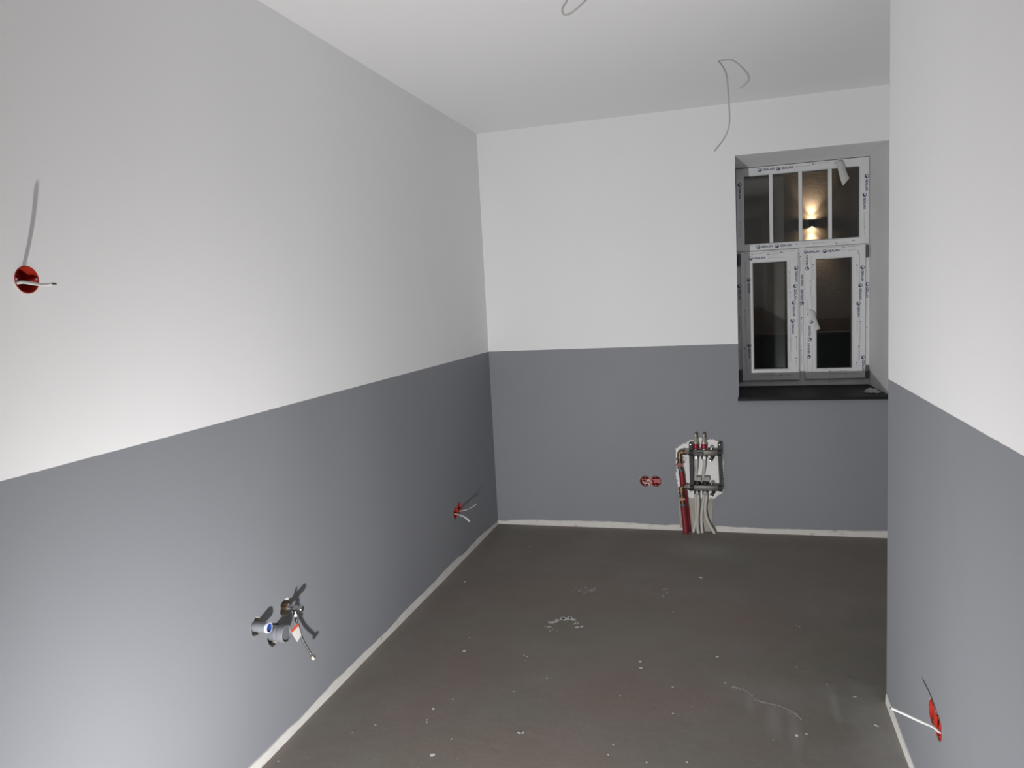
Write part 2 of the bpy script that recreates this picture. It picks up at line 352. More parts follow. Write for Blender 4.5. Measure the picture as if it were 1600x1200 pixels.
# stone sill
link('window_sill', prism(bmesh.new(), [(x, y, WZ0 - .021) for x, y in ((1.683, D - .03), (2.590, D - .03), (2.590, D - .0005), (2.577, D - .0005), (WX1 - .0005, YF - .002), (WX1 - .0005, YF + .02), (WX0 + .0005, YF + .02), (WX0 + .0005, D - .0005), (1.683, D - .0005))], (0, 0, .021)), M['sill'], win)

# printed protective film: lettering as flat print on the frame faces
fc = bpy.data.curves.new('lettering', 'FONT'); fc.body = 'GEALAN'; fc.size = .027; fc.align_x = 'LEFT'; fc.align_y = 'CENTER'; fc.resolution_u = 2; fc.space_character = .95; fc.offset = .0009
fo = bpy.data.objects.new('lettering', fc); COL.objects.link(fo); bpy.context.view_layer.update()
TXT = bpy.data.meshes.new_from_object(fo.evaluated_get(bpy.context.evaluated_depsgraph_get())); bpy.data.objects.remove(fo)
TW = max(v.co.x for v in TXT.vertices)
def pr_mesh(bm, x, z, y, ang, mesh, off=0., s=1., mi=0):
    c, sn = math.cos(ang), math.sin(ang); vs = []
    for v in mesh.vertices:
        a, b = v.co.x*s + off, v.co.y*s
        vs.append(bm.verts.new((x + a*c - b*sn, y, z + a*sn + b*c)))
    for p in mesh.polygons:
        try: bm.faces.new([vs[i] for i in p.vertices]).material_index = mi
        except ValueError: pass
def pr_poly(bm, x, z, y, ang, pts, mi=0):
    c, sn = math.cos(ang), math.sin(ang)
    bm.faces.new([bm.verts.new((x + a*c - b*sn, y, z + a*sn + b*c)) for a, b in pts]).material_index = mi
def globe(bm, x, z, y, ang, r=.0155):
    seg = 18
    for k in range(seg):
        t0, t1 = 2*math.pi*k/seg, 2*math.pi*(k+1)/seg
        pr_poly(bm, x, z, y, ang, [(math.cos(t)*q, math.sin(t)*q) for t, q in ((t0, r), (t1, r), (t1, r*.72), (t0, r*.72))])
    pr_poly(bm, x, z, y - .0001, ang, [(math.cos(t)*r*.72, math.sin(t)*r*.72) for t in (2*math.pi*k/14 - 2.6 for k in range(8))])
def logo(bm, x, z, y, ang, s=1.): globe(bm, x, z, y, ang, .0135*s); pr_mesh(bm, x, z, y, ang, TXT, .0180*s, .76*s)
def script(bm, x, z, y, ang, L, rr):
    """thin illegible slanted handwriting line"""
    a = 0; up_ = 1
    pr_poly(bm, x, z, y, ang, [(0, -.0045), (.0015, -.0045), (.007, .0075), (.0055, .0075)], 1)
    while a < L - .006:
        w_ = rr.uniform(.004, .008); h0, h1 = (-.003, .003) if up_ else (.003, -.003); h1 *= rr.uniform(.6, 1.5)
        pr_poly(bm, x, z, y, ang, [(.006 + a, h0), (.0075 + a, h0 + .0004), (.0075 + a + w_, h1 + .0004), (.006 + a + w_, h1)], 1); a += w_; up_ = 1 - up_
def dots(bm, x, z, y, ang, L, rr):
    for q in (0, rr.uniform(.012, .02)):
        r = .0042 if q == 0 else .0026
        pr_poly(bm, x, z, y, ang, [(q + math.cos(t)*r, math.sin(t)*r) for t in (2*math.pi*k/8 for k in range(8))], 0 if q == 0 else 1)
    if L > .03: pr_poly(bm, x, z, y, ang, [(.028, -.0006), (L, -.0006), (L, .0006), (.028, .0006)], 1); pr_poly(bm, x, z, y, ang, [(.028, .003), (L*.8, .003), (L*.8, .0036), (.028, .0036)], 1)
DN, UP = -math.pi/2, math.pi/2
def film(name_parent, y, items, seed):
    bm = bmesh.new(); rr = random.Random(seed)
    for it in items:
        k, x, z, a = it[:4]; L = it[4] if len(it) > 4 else .08
        if k == 'g': logo(bm, x, z, y, a)
        elif k == 't': pr_mesh(bm, x, z, y, a, TXT, 0, .76)
        elif k == 's': script(bm, x, z, y, a, L, rr)
        elif k == 'd': dots(bm, x, z, y, a, L, rr)
        elif k == 'l': pr_poly(bm, x, z, y, a, [(0, -.0007), (L, -.0007), (L, .0007), (0, .0007)], 1)  # thin grey line painting the shade of profile grooves and film edges
        elif k == 'c': globe(bm, x, z, y, a, .012)
    return link('film_print', bm, [M['print'], M['print2']], name_parent)
yt, ys, yf = YF - .0125, YF - .0185, YF - .0005
film(tl, yt, [('g', 1.859, 2.408, .0), ('g', 1.979, 2.405, .0), ('s', 2.09, 2.406, 0, .09), ('d', 2.20, 2.414, 0, .11), ('d', 2.338, 2.406, 0, .02), ('g', 1.843, 1.885, .0), ('g', 1.965, 1.883, .0), ('d', 2.094, 1.886, 0, .08), ('d', 2.205, 1.885, 0, .08), ('d', 2.345, 1.877, 0, .08), ('d', 2.45, 1.887, 0, .03),
              ('g', 2.532, 2.303, DN), ('g', 2.519, 2.183, DN), ('s', 2.517, 2.07, DN, .09), ('d', 2.52, 1.97, DN, .05), ('g', 1.724, 2.32, DN), ('s', 1.728, 2.2, DN, .1), ('d', 1.722, 2.06, DN, .1), ('d', 1.715, 1.98, DN, .03)], 1)
film(sl, ys, [('g', 1.791, 1.809, .0), ('s', 1.905, 1.805, 0, .09), ('d', 1.905, 1.829, 0, .07), ('d', 1.99, 1.838, 0, .03), ('d', 1.80, 1.836, 0, .07),
              ('g', 2.088, 1.724, DN), ('g', 2.080, 1.601, DN), ('g', 2.070, 1.487, DN), ('g', 2.062, 1.363, DN), ('s', 2.051, 1.247, DN, .09), ('d', 2.042, 1.70, DN, .12), ('d', 2.085, 1.25, DN, .1), ('d', 2.082, 1.10, DN, .06), ('d', 2.046, 1.56, DN, .04),
              ('g', 1.776, 1.66, DN), ('s', 1.770, 1.53, DN, .1), ('d', 1.745, 1.45, DN, .14), ('g', 1.772, 1.20, DN), ('d', 1.74, 1.18, DN, .1), ('s', 1.84, .985, 0, .1), ('d', 1.98, .982, 0, .08), ('l', 2.048, 1.78, DN, .70), ('l', 2.098, 1.83, DN, .85), ('l', 1.75, 1.844, 0, .33), ('l', 1.752, 1.80, DN, .8), ('d', 1.83, 1.000, 0, .12)], 2)
film(sr, ys, [('t', 2.163, 1.828, .0), ('c', 2.150, 1.829, 0), ('g', 2.270, 1.826, .0), ('s', 2.37, 1.829, 0, .09), ('s', 2.42, 1.822, 0, .06), ('d', 2.39, 1.845, 0, .09), ('d', 2.48, 1.812, DN, .03),
              ('g', 2.158, 1.716, UP), ('c', 2.183, 1.349, 0), ('g', 2.172, 1.229, UP), ('g', 2.165, 1.109, UP), ('s', 2.158, 1.00, UP, .09), ('d', 2.195, 1.74, DN, .10), ('d', 2.178, 1.63, DN, .12), ('s', 2.196, 1.45, UP, .08), ('d', 2.16, 1.40, UP, .1),
              ('g', 2.506, 1.703, DN), ('g', 2.494, 1.583, DN), ('g', 2.482, 1.462, DN), ('s', 2.474, 1.345, DN, .09), ('g', 2.512, 1.094, DN), ('d', 2.496, 1.34, DN, .13), ('d', 2.484, 1.17, DN, .1), ('d', 2.473, 1.72, DN, .08), ('d', 2.47, 1.06, DN, .03), ('s', 2.28, .988, 0, .1), ('d', 2.40, .986, 0, .1), ('l', 2.186, 1.80, DN, .45), ('l', 2.188, 1.28, DN, .28), ('l', 2.490, 1.80, DN, .72), ('l', 2.20, 1.85, 0, .30), ('d', 2.30, 1.003, 0, .12)], 3)
film(win, yf, [('g', 2.124, 1.480, UP), ('t', 2.126, 1.60, UP), ('d', 2.116, 1.80, DN, .1), ('d', 2.122, 1.38, DN, .12), ('d', 2.118, 1.15, DN, .1), ('g', 2.537, 1.589, DN), ('s', 2.536, 1.477, DN, .09), ('d', 2.536, 1.30, DN, .09), ('g', 1.71, 1.62, DN), ('d', 1.708, 1.40, DN, .12), ('d', 1.709, 1.16, DN, .1), ('s', 1.82, .928, 0, .1), ('d', 2.3, .93, 0, .09), ('l', 2.112, 1.83, DN, .86), ('l', 2.134, 1.83, DN, .86)], 4)
def ribbon(P, w, nrm, parent, name):
    """thin loose strip of film; P = centre line, w = width vectors"""
    bm = bmesh.new(); C = catmull(P, 5); rows = []
    for i, p in enumerate(C):
        t = i/(len(C) - 1); ww = Vector(w(t)); rows.append([bm.verts.new(p - ww), bm.verts.new(p), bm.verts.new(p + ww)])
    for a, b in zip(rows, rows[1:]):
        for k in (0, 1): bm.faces.new((a[k], a[k+1], b[k+1], b[k]))
    o = link(name, bm, M['film'], parent, True); md = o.modifiers.new('thick', 'SOLIDIFY'); md.thickness = .0008; return o
ribbon([(2.355, YF - .014, 2.421), (2.366, YF - .024, 2.405), (2.376, YF - .034, 2.36), (2.388, YF - .04, 2.31), (2.402, YF - .045, 2.272)], lambda t: (.021, .004, .004 + .020*t), None, tl, 'peeled_film')
ribbon([(2.174, YF - .019, 1.437), (2.190, YF - .03, 1.420), (2.196, YF - .04, 1.385), (2.21, YF - .045, 1.34), (2.224, YF - .05, 1.296)], lambda t: (.011 + .002*t, .003, .003 + .003*t), None, sr, 'peeled_film')
# crumpled scrap on the sill
bm = bmesh.new(); rr = random.Random(9); C0 = Vector((2.494, 5.12, WZ0 + .0005))
rows = []
for i in range(13):
    t = i/12; hw = .036*math.sin(math.pi*min(1, .12 + t*.88))*(.22 if t < .2 else 1); row = []
    for j in range(5):
        s = j/4*2 - 1; hgt = max(0, .026*math.sin(math.pi*t)*(1 - s*s)*(.1 if t < .22 else 1)) + rr.uniform(0, .006)*(t > .2)
        row.append(bm.verts.new(C0 + Vector((-.055 + .115*t, (hw*s) + .02 - .045*t, hgt))))
    rows.append(row)
for a, b in zip(rows, rows[1:]):
    for j in range(4): bm.faces.new((a[j], a[j+1], b[j+1], b[j]))
fs_ = link('film_scrap', bm, M['film']); md = fs_.modifiers.new('thick', 'SOLIDIFY'); md.thickness = .001; md.offset = 1
fs_.data.materials[0] = M['scrap']
tag(fs_, 'small crumpled scrap of pale plastic film lying on the black window sill', 'scrap')

# ------------------------------------------------------------------ flush boxes
def flush_box(name, label, cs, nrm, group=None):
    nrm = Vector(nrm); cs = [Vector(c) for c in cs]; mid = sum(cs, Vector())/len(cs)
    t = thing(name, label, 'electrical box', mid, group)
    up_ = Vector((0, 0, 1)); side = up_.cross(nrm).normalized()
    d_ = (cs[1] - cs[0]).normalized() if len(cs) > 1 else side
    for c in cs:
        bm = bmesh.new()
        lathe(bm, c, nrm, [(.0335, -.052), (.0335, .0004), (.0330, .0010), (.0316, .0010), (.0312, -.002), (.0312, -.049)], 36)
        link('cup', bm, M['red'], t, True)
        for sgn in (1, -1):
            q = c + d_*.0275*sgn if len(cs) == 1 else c + up_*.0275*sgn
            link('screw_lug', lathe(bmesh.new(), q - nrm*.03, nrm, [(.0052, 0), (.0052, .028)], 12), M['red'], t, True)
            sc = lathe(bmesh.new(), q - nrm*.003, nrm, [(.0030, 0), (.0038, .001), (.0036, .0030), (.0022, .004)], 12)
            link('screw', sc, M['chrome'], t, True)
    if len(cs) > 1:
        q = (cs[0] + cs[1])/2
        bm = bmesh.new(); a, b = d_*.012, up_*.0235
        prism(bm, [q - a - b + nrm*-.0035, q + a - b + nrm*-.0035, q + a + b + nrm*-.0035, q - a + b + nrm*-.0035], nrm*.0042)
        link('joining_web', bm, M['red'], t)
    for c in cs:   # dark discs painting shade of bottom openings, and a mounting rib in each cup
        link('entry_shade_disc', lathe(bmesh.new(), c - nrm*.0492 + up_*.006, nrm, [(.012, 0), (.012, .0008)], 18), M['dark'], t)
        if len(cs) == 1:
            link('filler_ring', lathe(bmesh.new(), c - nrm*.003, nrm, [(.0338, 0), (.0338, .0035), (.0385, .0035), (.0385, 0)], 40, False, False), M['plaster'], t)
            continue
        a, b = d_*.026, up_*.0035
        q = c - nrm*.030 + up_*.010
        link('rib', prism(bmesh.new(), [q - a - b, q + a - b, q + a + b, q - a + b], nrm*.016), M['red'], t)
    return t
def cable(name, label, paths, mat=None, r=.0038, group=None, ends=True, flat=1.0):
    P0 = Vector(paths[0][0]); t = thing(name, label, 'cable', P0, group)
    for P in paths:
        link('sheath', tube(bmesh.new(), P, r, 10, 8, flat), mat or M['cable'], t, True)
        if ends:
            a = Vector(P[-1]); d = (a - Vector(P[-2])).normalized(); _, u, v = frame_of(d); bm = bmesh.new()
            for k in (-1, 0, 1): lathe(bm, a + u*k*r*.55 - d*.001, d, [(r*.28, 0), (r*.28, .006)], 8)
            link('wire_end', bm, M['dark'], t)
    return t
flush_box('switch_box', 'single round red flush box at eye height in the white left wall', [BOXL], (1, 0, 0))
cable('electric_cable', 'short white cable stub poking out of the round red box on the white left wall', [[(-.045, 1.405, 1.706), (-.01, 1.397, 1.712), (.012, 1.4, 1.714), (.05, 1.397, 1.708), (.09, 1.389, 1.703), (.13, 1.377, 1.703)]], r=.0052, flat=.75)
flush_box('socket_box', 'double red flush box low on the grey left wall near the far corner', SWL, (1, 0, 0))
cable('electric_cable', 'thin pale cable curling up from the red box near the far left corner', [[(-.045, 4.22, .33), (0, 4.205, .322), (.04, 4.232, .322), (.07, 4.257, .332), (.093, 4.279, .347)]], r=.0034, mat=M['cablegrey'])
cable('electric_cable', 'thick white cable bending down from the red box near the far left corner', [[(-.045, 4.165, .318), (0, 4.156, .318), (.05, 4.112, .325), (.09, 4.081, .322), (.125, 4.06, .304)]], r=.0062, flat=.7)
flush_box('socket_box', 'double red flush box in the grey back wall left of the heating manifold', SWB, (0, -1, 0))
y0 = D
cable('electric_cable', 'white cable coiled inside the red double box left of the heating manifold', [[(1.054, y0 + .026, .330), (1.052, y0 + .012, .330), (1.065, y0 - .006, .322), (1.088, y0 - .012, .326), (1.100, y0 - .014, .316), (1.098, y0 - .008, .308)],
      [(1.074, y0 + .026, .328), (1.080, y0 + .010, .334), (1.088, y0 - .007, .346), (1.102, y0 - .010, .345), (1.110, y0 - .010, .332)]], r=.0046, flat=.8, ends=False)
bmx = flush_box('socket_box', 'double red flush box low on the grey right wall', SWR, (-1, 0, 0))
cable('electric_cable', 'long white cable reaching out of the red box on the grey right wall', [[(2.235, 2.225, .326), (2.19, 2.211, .335), (2.168, 2.204, .354), (2.14, 2.206, .364), (2.105, 2.225, .370), (2.075, 2.262, .365)]], r=.0052, flat=.8)
# ------------------------------------------------------------------ ceiling cables
cable('ceiling_cable', 'thin white cable hanging straight down from the ceiling in front of the window', [[(1.608, 4.046, 2.775), (1.610, 4.044, 2.750), (1.620, 4.022, 2.728), (1.632, 3.981, 2.698), (1.645, 3.94, 2.655), (1.651, 3.919, 2.604), (1.656, 3.909, 2.495), (1.655, 3.935, 2.410), (1.628, 3.957, 2.349), (1.585, 3.945, 2.296)]], mat=M['cablegrey'], r=.0038)
cable('ceiling_cable', 'looped pale cable hanging from the ceiling at the top edge of the photo', [[(1.175, 2.70, 2.78), (1.17, 2.71, 2.745), (1.128, 2.745, 2.725), (1.102, 2.75, 2.664), (1.087, 2.75, 2.644), (1.083, 2.75, 2.628), (1.092, 2.75, 2.615), (1.116, 2.75, 2.618), (1.145, 2.75, 2.636), (1.171, 2.75, 2.655), (1.20, 2.76, 2.69), (1.215, 2.77, 2.72)]], mat=M['cablegrey'], r=.0036)

# ------------------------------------------------------------------ plumbing on the left wall
X = Vector((1, 0, 0))
t = thing('drain_pipe', 'thin grey drain pipe closed by a blue cap in the grey left wall', 'pipe', P1)
c = Vector(P1)
link('pipe_body', lathe(bmesh.new(), c - X*.09, X, [(.0172, 0), (.0172, .118), (.0182, .119), (.0182, .134)], 32), M['drain'], t, True)
link('sealing_ring', lathe(bmesh.new(), c + X*.043, X, [(.0184, 0), (.0192, .003), (.0192, .008), (.0180, .010), (.0152, .010), (.0152, .002)], 32, False, True), M['whitering'], t, True)
link('cap', lathe(bmesh.new(), c + X*.0445, X, [(.0152, 0), (.0152, .0080), (.0140, .0086), (.0130, .004), (.010, .0035)], 32), M['bluecap'], t, True)
t = thing('drain_pipe', 'wide grey drain pipe socket below the chromed valve in the grey left wall', 'pipe', P2)
c = Vector((0, 2.262, .43))
link('pipe_body', lathe(bmesh.new(), c - X*.09, X, [(.0280, 0), (.0280, .108), (.0300, .112), (.0318, .122), (.0318, .138), (.0305, .1395), (.0292, .138), (.0292, .10)], 40, True, True), M['drain'], t, True)
link('sealing_ring', lathe(bmesh.new(), c + X*.0462, X, [(.0298, 0), (.0308, .003), (.0298, .0042), (.0280, .0042), (.0276, .0)], 40, False, False), M['draindark'], t, True)
link('cover', lathe(bmesh.new(), c + X*.038, X, [(.0288, 0), (.0288, .005), (.024, .0058)], 40), M['draindark'], t, True)

t = thing('angle_valve', 'chromed angle valve topmost of the fittings in the grey left wall', 'valve', P3)
c = Vector(P3); Zm = Vector((0, 0, -1))
link('wall_nipple', lathe(bmesh.new(), c - X*.08, X, [(.0110, 0), (.0110, .078), (.0135, .079), (.0135, .092), (.0115, .094)], 24), M['brass'], t, True)
bm = lathe(bmesh.new(), c + X*.012, X, [(.0145, 0), (.0145, .010), (.0105, .012), (.0105, .020), (.0128, .023), (.0128, .040), (.0102, .042), (.0102, .050)], 24)
link('valve_body', bm, M['chrome'], t, True)
link('valve_outlet', lathe(bmesh.new(), c + X*.042, Zm, [(.0085, .004), (.0085, .020), (.0070, .021), (.0070, .026)], 20), M['chrome'], t, True)
link('compression_nut', lathe(bmesh.new(), c + X*.042 + Zm*.020, Zm, [(.0095, 0), (.0100, .001), (.0100, .011), (.0085, .012)], 6), M['chrome'], t)
bm = bmesh.new(); lathe(bm, c + X*.060, X, [(.007, -.002), (.0115, 0), (.0120, .003), (.0120, .012), (.010, .0145)], 14)
link('valve_handle', bm, M['chrome'], t, True)
bm = bmesh.new(); prism(bm, [c + Vector((.030, 0, .010)), c + Vector((.040, 0, .010)), c + Vector((.046, .004, .028)), c + Vector((.041, .004, .030))], (0, .004, 0))
link('small_lever', bm, M['chrome'], t)
t = thing('connection_hose', 'thin chrome hose hanging from the chromed valve on the left wall', 'hose', c + X*.042 + Zm*.03)
a = c + X*.042
HP_ = [a + Zm*.030, a + Zm*.05 + Vector((.001, .001, 0)), (.046, 2.344, .415), (.055, 2.352, .365), (.070, 2.364, .315), (.079, 2.371, .290)]
bm = tube(bmesh.new(), HP_, lambda q: .0050 + .0003*math.sin(q*330), 10, 22); link('braided_hose', bm, M['chrome'], t, True)
link('crimp_sleeve', tube(bmesh.new(), [a + Zm*.031, a + Zm*.055 + Vector((.0011, .0011, 0))], .0062, 12, 2), M['chrome'], t, True)
link('copper_sleeve', tube(bmesh.new(), [(.0445, 2.3425, .428), (.0475, 2.3455, .408)], .0064, 12, 2), M['tagred'], t, True)
d = (Vector((.081, 2.372, .284)) - Vector((.070, 2.364, .315))).normalized()
link('hose_nut', lathe(bmesh.new(), Vector((.078, 2.370, .294)), d, [(.0088, 0), (.0100, .002), (.0100, .014), (.0078, .0155), (.006, .010)], 6), M['nickel'], t)
# paper tag
tg = thing('paper_tag', 'white paper tag with red header hanging on the chrome hose', 'tag', (.06, 2.29, .45))
q = [Vector((.070, 2.254, .452)), Vector((.058, 2.325, .452)), Vector((.066, 2.338, .398)), Vector((.078, 2.288, .389))]
q = [Vector((.075, 2.249, .451)), Vector((.068, 2.31, .452)), Vector((.070, 2.323, .398)), Vector((.075, 2.286, .389))]
nn = (q[1] - q[0]).cross(q[3] - q[0]).normalized(); nn = nn if nn.x > 0 else -nn
link('tag_sheet', prism(bmesh.new(), q, nn*.0006), M['paper'], tg)
link('header', prism(bmesh.new(), [p + nn*.0007 for p in (q[0], q[1], q[1].lerp(q[2], .22), q[0].lerp(q[3], .22))], nn*.0003), M['tagred'], tg)
link('tag_string', tube(bmesh.new(), [q[0].lerp(q[1], .6), Vector((.055, 2.336, .462)), Vector((.0455, 2.341, .452))], .0009, 6), M['paper'], tg, True)

# ------------------------------------------------------------------ heating manifold on the back wall
mf = thing('heating_manifold', 'underfloor heating manifold with red pipes on the grey back wall', 'manifold', (1.44, D, .0))
ym = D - .046; ZU, ZL = .548, .312
def bar(z, labelled):
    b_ = link('manifold_bar', B((1.392, ym - .018, z - .0190), (1.553, ym + .018, z + .0190), .004, 2), M['steel'], mf, True)
    bm = bmesh.new(); lathe(bm, (1.350, ym, z), X, [(.0125, 0), (.0125, .044)], 20); link('bar_neck', bm, M['steel'], b_, True)
    bm = bmesh.new(); lathe(bm, (1.342, ym, z), X, [(.0135, 0), (.0175, .001), (.0175, .010), (.013, .011), (.013, .014), (.0185, .015), (.0185, .027), (.0165, .028)], 6, phase=.2); link('union_nut', bm, M['chrome'], b_)
    link('end_plug', lathe(bmesh.new(), (1.551, ym, z), X, [(.0155, 0), (.0155, .022), (.013, .024)], 20), M['steel'], b_, True)
    if labelled:
        link('label_plate', B((1.396, ym - .0187, z - .0120), (1.462, ym - .0178, z + .0095), .0004, 1), M['black'], b_)
        bm = bmesh.new()
        for k in range(3): box(bm, (1.400, ym - .0190, z - .0085 + .006*k), (1.400 + (.052, .058, .018)[k], ym - .0186, z - .0070 + .006*k))
        link('label_lines', bm, M['print2'], b_)
    for xk in (1.412, 1.464):
        bm = bmesh.new(); lathe(bm, (xk, ym, z - .012), Zm, [(.0110, 0), (.0110, .010), (.0172, .011), (.0178, .013), (.0178, .031), (.0155, .034), (.012, .035)], 6, phase=.5)
        link('pipe_nut', bm, M['nut'], mf)
    # drain and air vent at the right end
    bm = bmesh.new(); lathe(bm, (1.510, ym, z + .016), (0, 0, 1), [(.009, 0), (.009, .006), (.0135, .007), (.0135, .016), (.009, .018), (.009, .022), (.0065, .023)], 16)
    link('air_vent', bm, M['chrome'], mf, True)
    bm = bmesh.new(); lathe(bm, (1.520, ym, z - .014), Zm, [(.0115, 0), (.0115, .012), (.0085, .018)], 16); tube(bm, [(1.520, ym, z - .026), (1.517, ym - .006, z - .034), (1.510, ym - .020, z - .040)], .0085, 14)
    dv = link('drain_valve', bm, M['steel'], mf, True)
    link('drain_cap', lathe(bmesh.new(), (1.512, ym - .016, z - .039), Vector((-.35, -1, -.25)), [(.010, 0), (.0132, .001), (.0132, .012), (.011, .014), (.007, .012)], 16), M['chrome'], dv, True)
    return b_
bar(ZU, True); bar(ZL, False)
for xk, dx in ((1.380, 0), (1.5625, .003)):
    bm = bmesh.new()
    prism(bm, [(xk - .011, ym - .010, .612), (xk + .011, ym - .010, .612), (xk + .0125, ym - .010, .585), (xk + .0135 - dx, ym - .010, .45), (xk + .0125 + dx, ym - .010, .292), (xk - .0105 + dx*2, ym - .010, .286), (xk - .0115 + dx, ym - .010, .45), (xk - .0125, ym - .010, .585)], (0, .03, 0))
    for z in (ZU, ZL): lathe(bm, (xk - .013, ym, z), X, [(.0215, 0), (.0225, .002), (.0225, .022), (.0215, .024)], 24)
    bk = link('bracket', bm, M['black'], mf)
    box_ = B((xk - .006, ym + .018, .45), (xk + .006, D + .002, .47)); link('bracket_foot', box_, M['black'], bk)
    for z in (.602, .296): link('screw', lathe(bmesh.new(), (xk - .001, ym - .0095, z), (0, -1, 0), [(.0055, 0), (.0055, .003), (.003, .005)], 12), M['chrome'], bk, True)
for xk in (1.412, 1.464):
    fm = link('flow_meter', lathe(bmesh.new(), (xk, ym, ZU + .014), (0, 0, 1), [(.0140, 0), (.0140, .012), (.0145, .055), (.0135, .064), (.0105, .070), (.0105, .086), (.0098, .088), (.0098, .107), (.008, .109)], 20), M['meter'], mf, True)
    link('meter_ring', lathe(bmesh.new(), (xk, ym, ZU + .0265), (0, 0, 1), [(.0150, 0), (.0190, .004), (.0198, .012), (.0192, .026), (.0160, .032)], 20), M['redring'], fm, True)
    link('meter_seat', lathe(bmesh.new(), (xk, ym, ZU + .0165), (0, 0, 1), [(.0185, 0), (.0195, .004), (.0195, .008), (.015, .0095)], 20), M['chrome'], fm, True)
    vc = link('valve_cap', lathe(bmesh.new(), (xk + .004, ym - .002, ZL + .0165), (0, 0, 1), [(.0195, 0), (.0205, .003), (.0205, .022), (.0185, .025)], 20), M['black'], mf, True)
    link('cap_top', B((xk - .006, ym - .004, ZL + .041), (xk + .032, ym + .020, ZL + .072), .004), M['greycap'], vc)
# white loops to the floor
yb = D - .016
loops = [[(1.414, ym, .512), (1.413, ym + .004, .46), (1.407, yb - .004, .40), (1.404, yb, .34), (1.403, yb, .25), (1.402, yb, .16), (1.400, yb - .004, .09), (1.388, yb - .012, .03), (1.378, yb - .018, -.02)],
         [(1.466, ym, .512), (1.463, ym + .004, .46), (1.456, yb - .004, .40), (1.454, yb, .34), (1.456, yb, .25), (1.440, yb, .15), (1.436, yb - .004, .08), (1.438, yb - .012, .03), (1.440, yb - .018, -.02)],
         [(1.416, ym, .280), (1.418, ym + .002, .24), (1.418, ym + .006, .18), (1.410, ym + .008, .11), (1.410, ym + .004, .05), (1.418, ym, -.02)],
         [(1.470, ym, .280), (1.470, ym + .002, .23), (1.462, ym + .006, .17), (1.468, ym + .008, .11), (1.485, ym + .008, .06), (1.510, ym + .006, .018), (1.525, ym + .006, -.02)]]
for P in loops: link('white_pipe', tube(bmesh.new(), P, .0108, 14, 8), M['pexpipe'], mf, True)
# supply pipe: upper (behind) and lower (in front)
def coupling(org, z0, steps, mat, seg=18, y=0):
    return lathe(bmesh.new(), (org[0], org[1], z0), (0, 0, -1), steps, seg)
ya = D - .030
sp = link('elbow', tube(bmesh.new(), [(1.346, ym, ZU), (1.325, ym, ZU), (1.313, ym, ZU - .001), (1.3065, ym, ZU - .006), (1.305, ym, ZU - .018), (1.305, ym, ZU - .048)], .0150, 18), M['brass'], mf, True)
link('elbow_collar', lathe(bmesh.new(), (1.329, ym, ZU), X, [(.0175, 0), (.0185, .001), (.0185, .012), (.0165, .014)], 8), M['bronze'], sp, True)
link('ball_valve', coupling((1.306, ym), ZU - .040, [(.0165, 0), (.0175, .002), (.0175, .012), (.014, .014), (.0155, .022), (.0178, .030), (.0178, .044), (.0150, .050), (.0140, .056), (.0165, .058), (.0165, .070), (.014, .072)], M['bronze']), M['bronze'], mf, True)
hd = bmesh.new(); prism(hd, [(1.306 + a_, ym - .024, ZU - .080 + b_) for a_, b_ in ((-.026, .004), (-.022, .009), (-.012, .007), (-.009, .014), (.009, .014), (.012, .007), (.022, .009), (.026, .004), (.025, -.005), (.012, -.008), (.010, -.015), (-.010, -.015), (-.012, -.008), (-.025, -.005))], (0, .006, 0))
lathe(hd, (1.306, ym - .010, ZU - .080), (0, -1, 0), [(.006, 0), (.006, .020)], 12)
hv = link('valve_handle', hd, M['handle'], mf); hv['label'] = 'red butterfly handle'
link('handle_screw', lathe(bmesh.new(), (1.306, ym - .0245, ZU - .080), (0, -1, 0), [(.004, 0), (.004, .003)], 8), M['chrome'], hv)
link('collar', coupling((1.313, ym + .002), .437, [(.0160, 0), (.0160, .018)], M['collar']), M['collar'], mf, True)
link('red_pipe', tube(bmesh.new(), [(1.313, ym + .002, .421), (1.318, ym + .003, .38), (1.322, ym + .006, .33), (1.330, ym + .018, .28), (1.336, ym + .024, .20), (1.344, ym + .028, .10), (1.352, ym + .026, -.02)], .0180, 18, 6), M['redpipe'], mf, True)
yl = ym - .012
tee = link('elbow', tube(bmesh.new(), [(1.346, ym, ZL), (1.330, ym - .006, ZL), (1.318, yl, ZL), (1.3125, yl, ZL - .004), (1.3125, yl, ZL - .014), (1.3135, yl, ZL - .04)], .0160, 18), M['brass'], mf, True)
link('elbow_collar', lathe(bmesh.new(), (1.333, ym - .003, ZL), X, [(.0175, 0), (.0190, .001), (.0190, .012), (.0165, .014)], 8), M['chrome'], tee, True)
link('ball_valve', lathe(bmesh.new(), (1.3135, yl, ZL - .030), Vector((.075, 0, -1)), [(.0175, 0), (.0185, .002), (.0185, .014), (.0150, .017), (.0165, .026), (.0190, .034), (.0190, .048), (.0158, .054), (.0150, .060), (.0175, .063), (.0175, .078), (.0155, .080), (.0150, .092)], 18), M['bronze'], mf, True)
hd = bmesh.new(); prism(hd, [(1.317 + a_, yl - .026, ZL - .072 + b_) for a_, b_ in ((-.018, .005), (-.008, .010), (.008, .010), (.018, .005), (.018, -.006), (.006, -.013), (-.006, -.013), (-.018, -.006))], (0, .005, 0))
lathe(hd, (1.317, yl - .010, ZL - .072), (0, -1, 0), [(.006, 0), (.006, .021)], 12); link('valve_handle', hd, M['bronze'], mf)
link('collar', lathe(bmesh.new(), (1.3205, yl, .203), Vector((.075, 0, -1)), [(.0165, 0), (.0165, .018)], 18), M['collar'], mf, True)
link('red_pipe', tube(bmesh.new(), [(1.3215, yl, .187), (1.326, yl, .13), (1.331, yl - .002, .06), (1.336, yl - .003, -.02)], lambda q: .0188 + .0008*math.sin(q*60), 20, 10), M['redpipe'], mf, True)
